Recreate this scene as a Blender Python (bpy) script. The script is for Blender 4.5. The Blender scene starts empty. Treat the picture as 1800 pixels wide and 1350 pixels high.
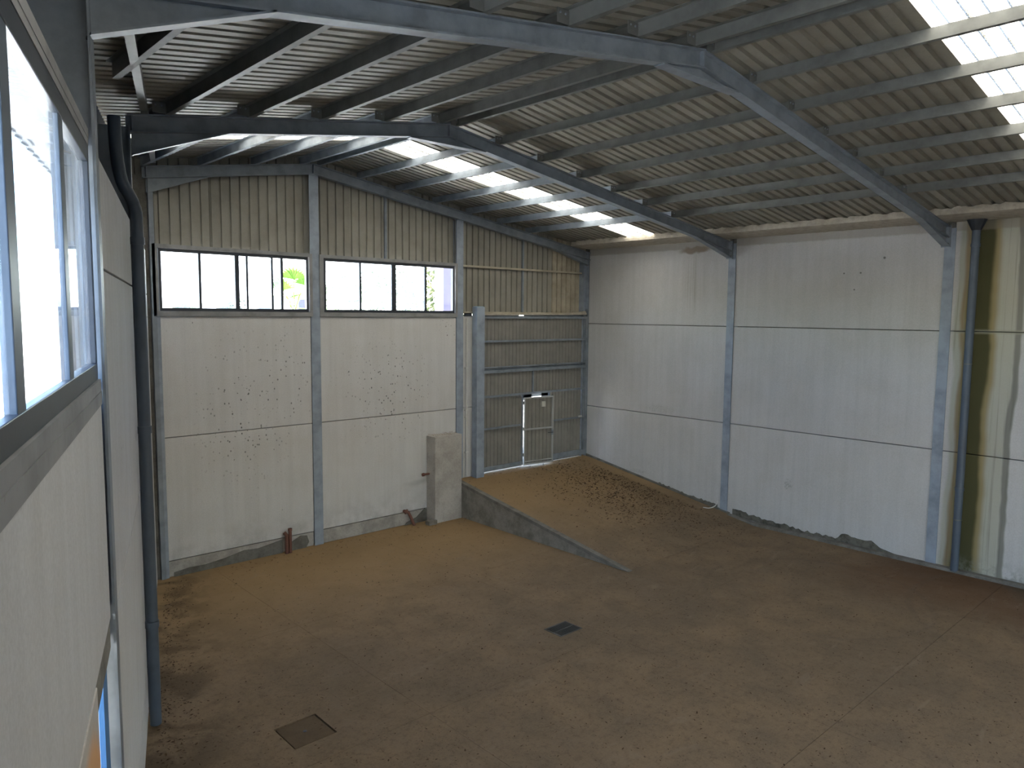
import bpy, bmesh, math, random
from mathutils import Vector, Matrix
random.seed(7)
S = 1.25                       # one drawing unit = 1.25 m (all numbers below are drawing units)
scn = bpy.context.scene
COL = scn.collection

# ------------------------------------------------------------ camera
YAW, PITCH, ROLL, FPX = 0.7453, -0.0941, 0.0085, 1309.5
CAMP = Vector((-3.8231, -12.2236, 4.2631))
fwd = Vector((math.sin(YAW)*math.cos(PITCH), math.cos(YAW)*math.cos(PITCH), math.sin(PITCH)))
rt = Vector((math.cos(YAW), -math.sin(YAW), 0)); up = rt.cross(fwd)
rt2 = rt*math.cos(ROLL)+up*math.sin(ROLL); up2 = up*math.cos(ROLL)-rt*math.sin(ROLL)
cd = bpy.data.cameras.new('camera'); cam = bpy.data.objects.new('camera', cd); COL.objects.link(cam)
m = Matrix((rt2, up2, -fwd)).transposed().to_4x4(); m.translation = CAMP*S
cam.matrix_world = m
cd.sensor_width = 36; cd.lens = FPX/1800*36; cd.clip_start = .02; cd.clip_end = 500
scn.camera = cam

# ------------------------------------------------------------ world, sun, exposure
scn.view_settings.view_transform = 'Standard'; scn.view_settings.look = 'None'
scn.view_settings.gamma = 1; scn.view_settings.use_curve_mapping = False
scn.view_settings.exposure = 0.8
w = bpy.data.worlds.new('sky'); scn.world = w; w.use_nodes = True
wn = w.node_tree; wn.nodes.clear()
sky = wn.nodes.new('ShaderNodeTexSky'); sky.sky_type = 'NISHITA'; sky.sun_disc = False
SUN_EL, SUN_DIR = math.radians(66), Vector((.2, -1, 0)).normalized()
sky.sun_elevation = SUN_EL; sky.sun_rotation = math.atan2(SUN_DIR.x, SUN_DIR.y)
sky.air_density = 1.0; sky.dust_density = .6; sky.ozone_density = 1.6
bg = wn.nodes.new('ShaderNodeBackground'); bg.inputs['Strength'].default_value = 1.5
wo = wn.nodes.new('ShaderNodeOutputWorld')
wn.links.new(sky.outputs[0], bg.inputs[0]); wn.links.new(bg.outputs[0], wo.inputs[0])
sl = bpy.data.lights.new('sun', 'SUN'); sl.energy = 75; sl.angle = math.radians(.6); sl.color = (1, .965, .91)
sun = bpy.data.objects.new('sun', sl); COL.objects.link(sun)
sv = SUN_DIR*math.cos(SUN_EL)+Vector((0, 0, math.sin(SUN_EL)))
sun.rotation_euler = sv.to_track_quat('Z', 'Y').to_euler(); sun.location = sv*60

# ------------------------------------------------------------ frames of reference
PH = .322; CP, SP = math.cos(PH), math.sin(PH)
def LW(s, o, z): return Vector((o*CP+s*SP, -o*SP+s*CP, z))      # left wall: s along it (0 at the gable), o inward
RX, RZ, M_ = 2.65, 6.85, .15
def rz(x): return RZ-M_*abs(x-RX)                                  # top of the rafters
def wallx(y, o=-.15): return (o+y*SP)/CP
RK = .776/4.69
def ground(x, y): return max(0., .776+RK*y) if x > 5.85 else 0.

# ------------------------------------------------------------ mesh helpers
class MB:
    def __init__(s): s.v = []; s.f = []; s.mi = []; s.cur = 0
    def add(s, vs, fs):
        n = len(s.v); s.v += [Vector(a) for a in vs]
        for f in fs: s.f.append(tuple(n+i for i in f)); s.mi.append(s.cur)
        return s
    def hexa(s, p): return s.add(p, [(0,3,2,1),(4,5,6,7),(0,1,5,4),(1,2,6,5),(2,3,7,6),(3,0,4,7)])
    def box(s, x0, x1, y0, y1, z0, z1):
        return s.hexa([(x0,y0,z0),(x1,y0,z0),(x1,y1,z0),(x0,y1,z0),(x0,y0,z1),(x1,y0,z1),(x1,y1,z1),(x0,y1,z1)])
    def lbox(s, s0, s1, o0, o1, z0, z1):
        return s.hexa([LW(s0,o0,z0),LW(s0,o1,z0),LW(s1,o1,z0),LW(s1,o0,z0),LW(s0,o0,z1),LW(s0,o1,z1),LW(s1,o1,z1),LW(s1,o0,z1)])
    def prism(s, poly, d):                                     # polygon of 3D points pushed by d
        n = len(poly); P = [Vector(p) for p in poly]; d = Vector(d)
        return s.add(P+[p+d for p in P], [tuple(range(n))[::-1], tuple(range(n, 2*n))]+[(i, (i+1) % n, n+(i+1) % n, n+i) for i in range(n)])
    def tube(s, path, r, n=12, caps=True):
        P = [Vector(p) for p in path]; rings = []
        for i, p in enumerate(P):
            t = (P[min(i+1, len(P)-1)]-P[max(i-1, 0)]).normalized()
            a = t.cross(Vector((0, 0, 1)) if abs(t.z) < .9 else Vector((1, 0, 0))).normalized(); b = t.cross(a)
            rr = r[i] if isinstance(r, (list, tuple)) else r
            rings.append([p+a*rr*math.cos(k*2*math.pi/n)+b*rr*math.sin(k*2*math.pi/n) for k in range(n)])
        vs = [q for R in rings for q in R]; fs = []
        for i in range(len(P)-1):
            for k in range(n): fs.append((i*n+k, i*n+(k+1) % n, (i+1)*n+(k+1) % n, (i+1)*n+k))
        if caps: fs += [tuple(range(n))[::-1], tuple(range((len(P)-1)*n, len(P)*n))]
        return s.add(vs, fs)
    def build(s, name, mat, parent=None, smooth=False, bevel=0, mats=None):
        me = bpy.data.meshes.new(name)
        off = Vector(parent.get('_o', (0, 0, 0))) if parent else Vector((0, 0, 0))
        me.from_pydata([tuple(p*S-off) for p in s.v], [], s.f)
        bm = bmesh.new(); bm.from_mesh(me); bmesh.ops.recalc_face_normals(bm, faces=bm.faces); bm.to_mesh(me); bm.free()
        for mm in (mats or [mat]): me.materials.append(mm)
        if mats:
            for p, i in zip(me.polygons, s.mi): p.material_index = i
        if smooth:
            me.shade_smooth()
            try: me.set_sharp_from_angle(angle=math.radians(38))
            except Exception: pass
        o = bpy.data.objects.new(name, me); COL.objects.link(o)
        if bevel:
            b = o.modifiers.new('bevel', 'BEVEL'); b.width = bevel; b.segments = 2; b.limit_method = 'ANGLE'
        if parent: o.parent = parent; 
        if parent and '_o' in parent: o['_o'] = parent['_o']
        return o

def tag(o, label=None, cat=None, group=None, kind=None):
    if label: o['label'] = label
    if cat: o['category'] = cat
    if group: o['group'] = group
    if kind: o['kind'] = kind
    return o
def thing(name, loc, label, cat, group=None):
    o = bpy.data.objects.new(name, None); COL.objects.link(o)
    o.location = Vector(loc)*S; o['_o'] = tuple(Vector(loc)*S); o.empty_display_size = .2
    return tag(o, label, cat, group)
def struct(name):
    o = bpy.data.objects.new(name, None); COL.objects.link(o); o['kind'] = 'structure'; o['_o'] = (0., 0., 0.)
    return o

# ------------------------------------------------------------ material helpers
class NT:
    def __init__(s, name):
        s.m = bpy.data.materials.new(name); s.m.use_nodes = True; s.t = s.m.node_tree; s.t.nodes.clear()
        s.out = s.n('OutputMaterial'); s.tc = s.n('TexCoord').outputs['Object']
    def n(s, k): return s.t.nodes.new('ShaderNode'+k)
    def L(s, a, b):
        if isinstance(a, bpy.types.NodeSocket): s.t.links.new(a, b)
        else:
            if isinstance(a, (tuple, list)) and len(a) == 3 and b.type == 'RGBA': a = (*a, 1)
            b.default_value = a
    def math(s, op, a, b=0, c=0, clamp=False):
        n = s.n('Math'); n.operation = op; n.use_clamp = clamp
        s.L(a, n.inputs[0]); s.L(b, n.inputs[1]); s.L(c, n.inputs[2]); return n.outputs[0]
    def vec(s, scale=(1, 1, 1), loc=(0, 0, 0), src=None):
        n = s.n('Mapping'); s.L(src or s.tc, n.inputs[0]); n.inputs['Scale'].default_value = scale; n.inputs['Location'].default_value = loc
        return n.outputs[0]
    def noise(s, scale, detail=4, rough=.55, v=None, dist=0):
        n = s.n('TexNoise'); s.L(v or s.tc, n.inputs['Vector']); n.inputs['Scale'].default_value = scale
        n.inputs['Detail'].default_value = detail; n.inputs['Roughness'].default_value = rough; n.inputs['Distortion'].default_value = dist
        return n.outputs[0]
    def vor(s, scale, v=None, feat='F1'):
        n = s.n('TexVoronoi'); n.feature = feat; s.L(v or s.tc, n.inputs['Vector']); n.inputs['Scale'].default_value = scale; return n.outputs[0]
    def ramp(s, f, a, b, lo=0., hi=1.):                        # smooth map of f from a..b to lo..hi
        n = s.n('MapRange'); n.interpolation_type = 'SMOOTHSTEP'; s.L(f, n.inputs[0])
        for i, x in enumerate((a, b, lo, hi)): n.inputs[i+1].default_value = x
        return n.outputs[0]
    def mix(s, f, a, b, mode='MIX'):
        n = s.n('Mix'); n.data_type = 'RGBA'; n.blend_type = mode; s.L(f, n.inputs[0])
        s.L(a, n.inputs[6]); s.L(b, n.inputs[7]); return n.outputs[2]
    def xyz(s):
        n = s.n('SeparateXYZ'); s.L(s.tc, n.inputs[0]); return n.outputs
    def ell(s, c, r, soft=.5, wob=None):                       # elliptical stain around c (metres), radii r
        v = s.tc
        if wob:
            nz = s.n('TexNoise'); s.L(s.tc, nz.inputs[0]); nz.inputs['Scale'].default_value = wob[0]; nz.inputs['Detail'].default_value = 5
            a = s.n('VectorMath'); a.operation = 'SUBTRACT'; s.L(nz.outputs[1], a.inputs[0]); a.inputs[1].default_value = (.5, .5, .5)
            b = s.n('VectorMath'); b.operation = 'SCALE'; s.L(a.outputs[0], b.inputs[0]); b.inputs['Scale'].default_value = wob[1]
            d = s.n('VectorMath'); s.L(b.outputs[0], d.inputs[0]); s.L(v, d.inputs[1]); v = d.outputs[0]
        n = s.vec((1/r[0], 1/r[1], 1/r[2]), (-c[0]/r[0], -c[1]/r[1], -c[2]/r[2]), v)
        l = s.n('VectorMath'); l.operation = 'LENGTH'; s.L(n, l.inputs[0])
        return s.ramp(l.outputs['Value'], 1-soft, 1, 1, 0)
    def tint(s, c, amt):                                       # per object brightness
        oi = s.n('ObjectInfo').outputs['Random']
        return s.mix(1., c, s.comb(s.ramp_lin(oi, 1-amt, 1+amt)), 'MULTIPLY')
    def ramp_lin(s, f, lo, hi):
        n = s.n('MapRange'); s.L(f, n.inputs[0]); n.inputs[3].default_value = lo; n.inputs[4].default_value = hi; return n.outputs[0]
    def comb(s, f):
        n = s.n('CombineColor'); [s.L(f, n.inputs[i]) for i in range(3)]; return n.outputs[0]
    def bsdf(s, col, rough=.7, metal=0, bump=None, bs=.2, bd=.01, spec=.5):
        p = s.n('BsdfPrincipled'); s.L(col, p.inputs['Base Color']); s.L(rough, p.inputs['Roughness']); s.L(metal, p.inputs['Metallic'])
        p.inputs['Specular IOR Level'].default_value = spec
        if bump is not None:
            b = s.n('Bump'); b.inputs['Strength'].default_value = bs; b.inputs['Distance'].default_value = bd
            s.L(bump, b.inputs['Height']); s.L(b.outputs[0], p.inputs['Normal'])
        s.L(p.outputs[0], s.out.inputs[0]); return s.m

def sm(c): return tuple(c)
def m_steel(name, c, rust=.12, rough=.5, metal=0., dirt=.35):
    t = NT(name); n1 = t.noise(3, 5, .6); n2 = t.noise(26, 4, .7)
    col = t.mix(t.ramp(n1, .35, .75), c, tuple(x*(1-dirt) for x in c))
    col = t.mix(t.math('MULTIPLY', t.ramp(n2, .62, .78), rust), col, (.16, .09, .05))
    return t.bsdf(col, rough, metal, n2, .08, .003)
STEEL = m_steel('painted_steel', (.22, .255, .295))
STEEL_L = m_steel('painted_steel_post', (.28, .33, .40), .1)
GALV = m_steel('galvanised_steel', (.15, .155, .145), .1, .55, 0.)
GALVL = m_steel('bright_galvanised_frame', (.42, .43, .43), .05, .45, 0, .15)
DARKM = m_steel('dark_blue_sheet', (.05, .06, .085), .05)
FRAME = m_steel('dark_window_metal', (.03, .037, .05), .02, .4, 0, .2)
TRIMM = m_steel('grey_trim_metal', (.25, .255, .26), .45, .55)
DRAINM = m_steel('drain_cast_iron', (.075, .075, .07), .2, .7)
PIPEM = m_steel('blue_grey_pipe', (.075, .1, .135), .02, .45, 0, .2)
RUST = m_steel('rusty_brown_pipe', (.17, .075, .055), .8, .8, 0, .4)
WHITEP = m_steel('white_plastic', (.6, .6, .58), .02, .5, 0, .15)
BLUEP = m_steel('blue_painted_frame', (.06, .19, .42), .03, .5, 0, .15)
PBLUE = m_steel('pale_blue_panel', (.32, .52, .68), .03, .5, 0, .1)

def m_panel(name, base, spots=0., right=False, left=False, sun_patch=False):
    t = NT(name); X = t.xyz()
    streak = t.noise(1, 4, .6, t.vec((7, 7, .35)))
    blot = t.noise(1.1, 5, .6); fine = t.noise(45, 3, .6)
    col = t.mix(t.ramp(streak, .35, .7, 0, .55), base, tuple(x*.86 for x in base))
    col = t.mix(t.ramp(blot, .35, .75, 0, .5), col, (base[0]*.84, base[1]*.82, base[2]*.78))
    col = t.mix(t.ramp(fine, .3, .7, 0, .12), col, (.1, .1, .1))
    # small black mould specks, gathered in clusters
    sp = t.math('MULTIPLY', t.ramp(t.vor(6.5, t.vec((1, 1, .5))), .05, .09, 1, 0), t.ramp(t.noise(5, 2, .5), .47, .55))
    cl = t.ramp(t.noise(.8, 3, .6, t.vec((1, 1, 1), (3, 1, 5))), .5, .68)
    sp = t.math('MULTIPLY', sp, t.math('MULTIPLY', cl, spots))
    col = t.mix(sp, col, (.06, .06, .055))
    if not right and not left:                                  # grey splash zone and old water lines low on the gable
        low = t.ramp(X[2], .1, 1.2, 1, 0)
        col = t.mix(t.math('MULTIPLY', low, t.ramp(t.noise(2.4, 5, .6), .4, .65, 0, .5)), col, (.27, .27, .26))
        for c, r in (((2.75, 0, 3.9), (.75, 1, 1.6)), ((7.05, 0, 4.85), (.35, 1, .55)), ((1.7, 0, 3.2), (1.6, 1, 2.4)), ((5.3, 0, 3.4), (1.9, 1, 1.9))):
            e = t.ell((c[0], c[1], c[2]), r, .9, (1.5, .5))
            s2 = t.math('MULTIPLY', t.ramp(t.vor(13, t.vec((1, 1, .75))), .15, .25, 1, 0), t.ramp(t.noise(7, 2, .5), .46, .52))
            col = t.mix(t.math('MULTIPLY', t.math('MULTIPLY', e, s2), .95), col, (.08, .08, .075))
        e = t.ell((5.2*S, 0, .85*S), (1.0, 1, .12), .8, (1.2, .35))
        col = t.mix(t.math('MULTIPLY', e, .4), col, (.2, .2, .19))
    if sun_patch:                                                   # warm sun patch painted into the colour of the lowest panel
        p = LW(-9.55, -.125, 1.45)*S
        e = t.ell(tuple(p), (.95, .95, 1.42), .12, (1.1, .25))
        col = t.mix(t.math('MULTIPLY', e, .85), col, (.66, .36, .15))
    if right:
        # run-off stains that fall from the gutter outlet behind the down pipe
        wob = t.math('MULTIPLY', t.math('SUBTRACT', t.noise(.55, 3, .5, t.vec((1, 1, 1))), .5), .35)
        y = t.math('ADD', X[1], wob)
        def band(y0, y1, so):
            return t.math('MULTIPLY', t.ramp(y, (y0-so)*S, (y0+so)*S), t.ramp(y, (y1-so)*S, (y1+so)*S, 1, 0))
        sk = t.noise(1, 5, .65, t.vec((10, 10, .18)))
        col = t.mix(t.math('MULTIPLY', band(-9.02, -8.06, .03), .75), col, (.36, .36, .29))
        col = t.mix(t.math('MULTIPLY', band(-9.02, -8.06, .03), t.ramp(sk, .5, .66, 0, .6)), col, (.16, .16, .12))
        col = t.mix(t.math('MULTIPLY', band(-8.66, -8.18, .06), .85), col, (.24, .19, .075))
        col = t.mix(t.math('MULTIPLY', band(-8.57, -8.26, .04), .9), col, (.045, .048, .02))
        col = t.mix(t.math('MULTIPLY', band(-9.02, -8.93, .02), .65), col, (.11, .115, .105))
        col = t.mix(t.math('MULTIPLY', band(-8.2, -8.15, .03), .6), col, (.25, .17, .08))
        j = t.ramp(t.math('ABSOLUTE', t.math('SUBTRACT', X[2], 4.036*S)), 0, .07, .8, 0)
        col = t.mix(t.math('MULTIPLY', j, band(-9.3, -8.1, .1)), col, (.3, .3, .24))
        low = t.math('MULTIPLY', t.ramp(X[2], 0, .5, 1, 0), t.ramp(X[1], -8.3*S, -8.0*S, 1, 0))
        col = t.mix(t.math('MULTIPLY', low, t.ramp(t.noise(5, 5, .7), .4, .6, 0, .7)), col, (.2, .21, .18))
        e = t.ell((10*S, -3.0*S, 5.66*S), (1, .62, .12), .5, (3, .25))
        col = t.mix(t.math('MULTIPLY', e, .75), col, (.17, .12, .07))
        st = t.math('MULTIPLY', t.ell((10*S, -3.0*S, 5.0*S), (1, .5, 1.1), .7), t.ramp(t.noise(1, 3, .5, t.vec((9, 9, .1))), .5, .65))
        col = t.mix(t.math('MULTIPLY', st, .35), col, (.2, .17, .12))
        top = t.math('MULTIPLY', t.ramp(t.math('ADD', X[2], t.math('MULTIPLY', t.noise(6, 4, .6), .06)), 5.68*S, 5.72*S), .55)
        col = t.mix(top, col, (.24, .215, .17))
        for c, r, k in (((-1.6, .62), (.35, .05), .35), ((-5.3, .95), (.12, .14), .5), ((-2.2, 2.15), (.6, .12), .2), ((-6.2, 5.05), (.02, .02), .9), ((-6.5, 5.05), (.025, .02), .9), ((-6.9, 5.3), (.03, .03), .9), ((-6.4, 4.75), (.02, .02), .9)):
            e = t.ell((10*S, c[0]*S, c[1]*S), (1, r[0]*S, r[1]*S), .6, (9, .12) if r[0] > .05 else None)
            col = t.mix(t.math('MULTIPLY', t.math('MULTIPLY', e, t.ramp(t.noise(30, 3, .7), .45, .6)) if r[0] > .05 else e, k), col, (.1, .1, .09))
    return t.bsdf(col, .85, 0, t.math('ADD', fine, t.math('MULTIPLY', blot, 1.5)), .25, .006, .25)
PANEL = m_panel('gable_concrete', (.60, .60, .60), 1.)
PANEL_R = m_panel('right_wall_concrete', (.52, .525, .53), 0., right=True)
PANEL_L = m_panel('left_wall_concrete', (.60, .605, .61), .5, left=True)

PANEL_SUN = m_panel('left_wall_concrete_sun_patch', (.58, .56, .53), .5, left=True, sun_patch=True)
def m_conc(name, a, b, sc=3, bs=.35):
    t = NT(name); n1 = t.noise(sc, 6, .65); n2 = t.noise(sc*12, 4, .65)
    col = t.mix(t.ramp(n1, .35, .7), a, b); col = t.mix(t.ramp(n2, .45, .75, 0, .3), col, tuple(x*.5 for x in b))
    return t.bsdf(col, .9, 0, t.math('ADD', n1, t.math('MULTIPLY', n2, .4)), bs, .015, .2)
ROUGHC = m_conc('rough_grey_concrete', (.26, .25, .225), (.15, .14, .12))
FOOT = m_conc('footing_concrete', (.42, .40, .37), (.27, .26, .24), 2.5, .3)
CURB = m_conc('curb_concrete', (.19, .185, .17), (.11, .105, .09))
MORTAR = m_conc('dark_crumbled_mortar', (.15, .145, .125), (.05, .05, .042), 5, .8)
FOAM = m_conc('sprayed_foam', (.46, .42, .35), (.34, .31, .26), 7, .6)
BLOCKM = m_conc('plastered_block', (.45, .43, .40), (.33, .31, .285), 2, .2)
HATCH = m_conc('hatch_cover_concrete', (.125, .09, .055), (.10, .072, .045), 4, .4)

def m_floor(name='dusty_concrete'):
    t = NT(name); X = t.xyz()
    big = t.noise(.35, 5, .6, None, .6); mid = t.noise(1.4, 6, .65, t.vec((1, 1, 1), (4, 2, 0)), .4); fine = t.noise(38, 4, .7)
    str_ = t.noise(1, 6, .7, t.vec((5, .7, 1)), 1.2)
    col = t.mix(t.ramp(big, .35, .65), (.215, .150, .088), (.165, .120, .076))
    col = t.mix(t.ramp(mid, .42, .68, 0, .65), col, (.15, .115, .077))
    col = t.mix(t.ramp(str_, .55, .75, 0, .35), col, (.11, .078, .045))
    col = t.mix(t.ramp(t.noise(11, 6, .75), .48, .66, 0, .5), col, (.10, .072, .045)); col = t.mix(t.ramp(fine, .35, .7, 0, .3), col, (.09, .065, .04))
    # loose sand near the gable and on the ramp is more yellow
    sand = t.ramp(X[1], -4.5*S, -1.0*S)
    col = t.mix(t.math('MULTIPLY', sand, .7), col, (.29, .19, .09))
    # damp brown and dark patches along the right wall
    d = t.math('MULTIPLY', t.ramp(X[0], 8.7*S, 9.9*S), t.ramp(t.math('ADD', X[1], t.math('MULTIPLY', mid, 2)), -7.5*S, -6*S, 1, 0))
    col = t.mix(t.math('MULTIPLY', d, .85), col, (.035, .03, .02))
    d2 = t.math('MULTIPLY', t.ramp(X[0], 7.0*S, 9.2*S), t.ramp(X[1], -8*S, -6*S, 1, 0))
    col = t.mix(t.math('MULTIPLY', d2, t.ramp(big, .35, .6, 0, .7)), col, (.12, .062, .028))
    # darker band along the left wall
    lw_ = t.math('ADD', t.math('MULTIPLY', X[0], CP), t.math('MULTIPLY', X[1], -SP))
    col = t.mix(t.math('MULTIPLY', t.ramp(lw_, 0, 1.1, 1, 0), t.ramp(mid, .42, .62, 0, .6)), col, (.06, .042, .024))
    # light scuffs
    sc = t.ramp(t.noise(1, 5, .6, t.vec((.9, 2.4, 1), (7, 3, 0)), 1.5), .6, .72, 0, .45)
    col = t.mix(sc, col, (.22, .165, .115))
    # tyre arcs
    for c, r in (((8.8, -10.6), 3.2), ((7.2, -7.2), 2.2)):
        v = t.vec((1, 1, 0), (-c[0]*S, -c[1]*S, 0)); l = t.n('VectorMath'); l.operation = 'LENGTH'; t.L(v, l.inputs[0])
        dd = t.math('ABSOLUTE', t.math('SUBTRACT', t.math('ADD', l.outputs['Value'], t.math('MULTIPLY', mid, .3)), r))
        col = t.mix(t.math('MULTIPLY', t.ramp(dd, .02, .09, 1, 0), t.ramp(big, .42, .55, 0, .2)), col, (.09, .072, .052))
    # fine specks of dirt
    sp = t.math('MULTIPLY', t.ramp(t.vor(13, t.vec((1, 1.7, 1))), .09, .17, 1, 0), t.ramp(t.noise(1.3, 3, .6, t.vec((1, 1, 1), (9, 9, 0))), .45, .6))
    col = t.mix(t.math('MULTIPLY', sp, .75), col, (.035, .025, .016))
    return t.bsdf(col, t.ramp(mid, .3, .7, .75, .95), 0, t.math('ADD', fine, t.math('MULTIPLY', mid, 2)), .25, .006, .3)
FLOOR = m_floor()

def m_sheet(name, a, b, amt=.12, rough=.6):
    t = NT(name); n1 = t.noise(1, 5, .65, t.vec((2, 2, 2))); n2 = t.noise(60, 3, .7)
    col = t.mix(t.ramp(n1, .3, .75), a, b); col = t.mix(t.ramp(n2, .5, .75, 0, .25), col, tuple(x*.5 for x in b))
    return t.bsdf(t.tint(col, amt), rough, 0, n2, .1, .003, .4)
ROOF = m_sheet('roof_sheet_metal', (.25, .235, .195), (.19, .178, .145), .14)
GABLE = m_sheet('beige_cladding', (.27, .26, .225), (.215, .205, .175), .08)
GABLE_L = m_sheet('pale_cladding', (.42, .38, .30), (.27, .24, .18), .1)
GATE = m_sheet('gate_cladding', (.235, .225, .205), (.18, .175, .16), .05)
DOORS = m_sheet('door_cladding', (.25, .24, .215), (.19, .185, .165), .05)

def m_skylight():
    t = NT('translucent_fibreglass')
    n1 = t.noise(1, 4, .6, t.vec((1.2, 5, 1.2))); n2 = t.noise(70, 4, .7)
    d = t.math('MULTIPLY', t.ramp(n2, .42, .6), t.ramp(n1, .32, .62, .1, 1.))
    col = t.mix(d, (.46, .44, .385), (.035, .025, .011))
    tr = t.n('BsdfTranslucent'); t.L(t.mix(1., (0, 0, 0), col), tr.inputs[0])
    df = t.n('BsdfDiffuse'); t.L(t.mix(.5, col, (.5, .45, .3)), df.inputs[0])
    mx = t.n('MixShader'); mx.inputs[0].default_value = .45; t.L(tr.outputs[0], mx.inputs[1]); t.L(df.outputs[0], mx.inputs[2])
    t.L(mx.outputs[0], t.out.inputs[0]); return t.m
SKYL = m_skylight()
def m_glass(name, haze, tint=(.92, .96, 1)):
    t = NT(name)
    tp = t.n('BsdfTransparent'); t.L(tint, tp.inputs[0])
    tl = t.n('BsdfTranslucent'); t.L((.85, .88, .9), tl.inputs[0])
    gl = t.n('BsdfGlossy'); gl.inputs['Roughness'].default_value = .03; t.L((1, 1, 1), gl.inputs[0])
    hz = t.ramp(t.noise(2.2, 5, .6), .3, .7, haze*.6, haze*1.4)
    a = t.n('MixShader'); t.L(hz, a.inputs[0]); t.L(tp.outputs[0], a.inputs[1]); t.L(tl.outputs[0], a.inputs[2])
    fr = t.n('Fresnel'); bf = t.n('NewGeometry').outputs['Backfacing']; t.L(t.ramp_lin(bf, 1.4, 1/1.4), fr.inputs[0])
    b = t.n('MixShader'); t.L(fr.outputs[0], b.inputs[0]); t.L(a.outputs[0], b.inputs[1]); t.L(gl.outputs[0], b.inputs[2])
    t.L(b.outputs[0], t.out.inputs[0]); return t.m
GLASS = m_glass('dusty_glass', .05)
BLUEF = m_glass('pale_blue_film', .7, (.80, .93, 1.))

def m_plain(name, a, b, sc=4, rough=.9):
    t = NT(name); return t.bsdf(t.mix(t.ramp(t.noise(sc, 5, .6), .35, .7), a, b), rough, 0, None, spec=.2)
YARD = m_plain('pale_yard_gravel', (.40, .375, .335), (.33, .31, .275), 1.5)
PALEY = m_plain('pale_concrete_apron', (.80, .77, .70), (.74, .71, .64), 1.)
LEAF = m_plain('foliage', (.03, .042, .016), (.055, .065, .028), 6)
PALML = m_plain('palm_leaf', (.045, .11, .012), (.07, .15, .02), 6)
BARK = m_plain('bark', (.16, .12, .08), (.1, .08, .06), 8)
LITTER = m_plain('dry_leaf', (.045, .028, .015), (.10, .06, .03), 30)
STRAW = m_plain('straw_litter', (.22, .13, .06), (.12, .07, .035), 30)
WALLW = m_plain('white_render', (.7, .7, .68), (.62, .62, .6), 1)
WHITER = m_plain('grey_roof_membrane', (.34, .34, .33), (.28, .28, .27), 1)
ORANGE = m_plain('orange_render', (.62, .36, .16), (.55, .31, .13), 1)
LILAC = m_plain('lilac_render', (.40, .38, .52), (.36, .34, .48), 1)
TILE = m_plain('roof_slate', (.2, .19, .2), (.15, .14, .15), 3)
CARP = m_plain('silver_car_paint', (.32, .33, .35), (.3, .31, .33), 2, .3)
CARG = m_plain('car_window_dark', (.02, .025, .03), (.02, .02, .03), 2, .1)
TYRE = m_plain('tyre_rubber', (.02, .02, .02), (.03, .03, .03), 9)
PLATE = m_plain('plate_white', (.55, .55, .5), (.5, .5, .46), 9, .5)

# ============================================================ SETTING
# ---- floor: slabs between saw cuts, clipped to the skewed left wall
flr = struct('floor')
b = MB(); b.add([(-6, -16.2, -.06), (10.1, -16.2, -.06), (10.1, .15, -.06), (.1, .15, -.06)], [(0, 1, 2, 3)])
b.build('subfloor', CURB, flr)
xs = [-8.1, -5.15, -2.2, .71, 3.66, 6.61, 10.05]; ys = [.12, -3.06, -6.06, -9.06, -12.06, -16.1]
G = .0022
def clip(poly, f):                                           # keep f(p) >= 0
    out = []
    for i, p in enumerate(poly):
        q = poly[(i+1) % len(poly)]; a, c = f(p), f(q)
        if a >= 0: out.append(p)
        if (a >= 0) != (c >= 0):
            k = a/(a-c); out.append((p[0]+(q[0]-p[0])*k, p[1]+(q[1]-p[1])*k))
    return out
HOLES = [(3.13, 3.56, -5.69, -5.36), (-.67, -.205, -5.72, -5.25)]   # drain, hatch
def rects_minus(r, holes):
    rs = [r]
    for h in holes:
        nr = []
        for (a, c, d, e) in rs:
            if h[0] >= c or h[1] <= a or h[2] >= e or h[3] <= d: nr.append((a, c, d, e)); continue
            nr += [(a, h[0], d, e), (h[1], c, d, e), (h[0], h[1], d, h[2]), (h[0], h[1], h[3], e)]
        rs = [q for q in nr if q[1]-q[0] > 1e-4 and q[3]-q[2] > 1e-4]
    return rs
for i in range(len(xs)-1):
    for j in range(len(ys)-1):
        b = MB()
        for r in rects_minus((xs[i]+G, xs[i+1]-G, ys[j+1]+G, ys[j]-G), HOLES):
            P = [(r[0], r[2]), (r[1], r[2]), (r[1], r[3]), (r[0], r[3])]
            P = clip(P, lambda p: p[0]*CP-p[1]*SP+.2)
            if len(P) > 2: b.prism([(x, y, -.045) for x, y in P], (0, 0, .045))
        if b.v: b.build('floor_slab', FLOOR, flr)
# ---- ramp up to the gate with its kerbed retaining wall
rmp = tag(struct('trim_1'), 'sandy concrete ramp rising to the gate along the right wall')
def rzf(y): return .776+RK*y
b = MB(); n = 12
for i in range(n):
    y0, y1 = .2-(4.87)*i/n, .2-(4.87)*(i+1)/n
    b.add([(5.86, y0, rzf(min(y0, 0))), (10, y0, rzf(min(y0, 0))), (10, y1, max(rzf(y1), .001)), (5.86, y1, max(rzf(y1), .001))], [(0, 1, 2, 3)])
b.add([(5.86, .2, 0), (10, .2, 0), (10, .2, .776), (5.86, .2, .776)], [(0, 1, 2, 3)])
b.build('ramp_surface', FLOOR, rmp)
b = MB(); b.prism([(5.79, -.02, -.02), (5.79, -.02, rzf(0)-.012), (5.79, -4.66, -.008), (5.79, -4.66, -.02)], (.065, 0, 0))
b.build('ramp_side', ROUGHC, rmp)
b = MB(); b.prism([(5.775, -.02, rzf(0)-.05), (5.775, -.02, rzf(0)+.012), (5.775, -4.72, .006), (5.775, -4.40, -.0)], (.11, 0, 0))
b.build('ramp_kerb', CURB, rmp)

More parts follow.
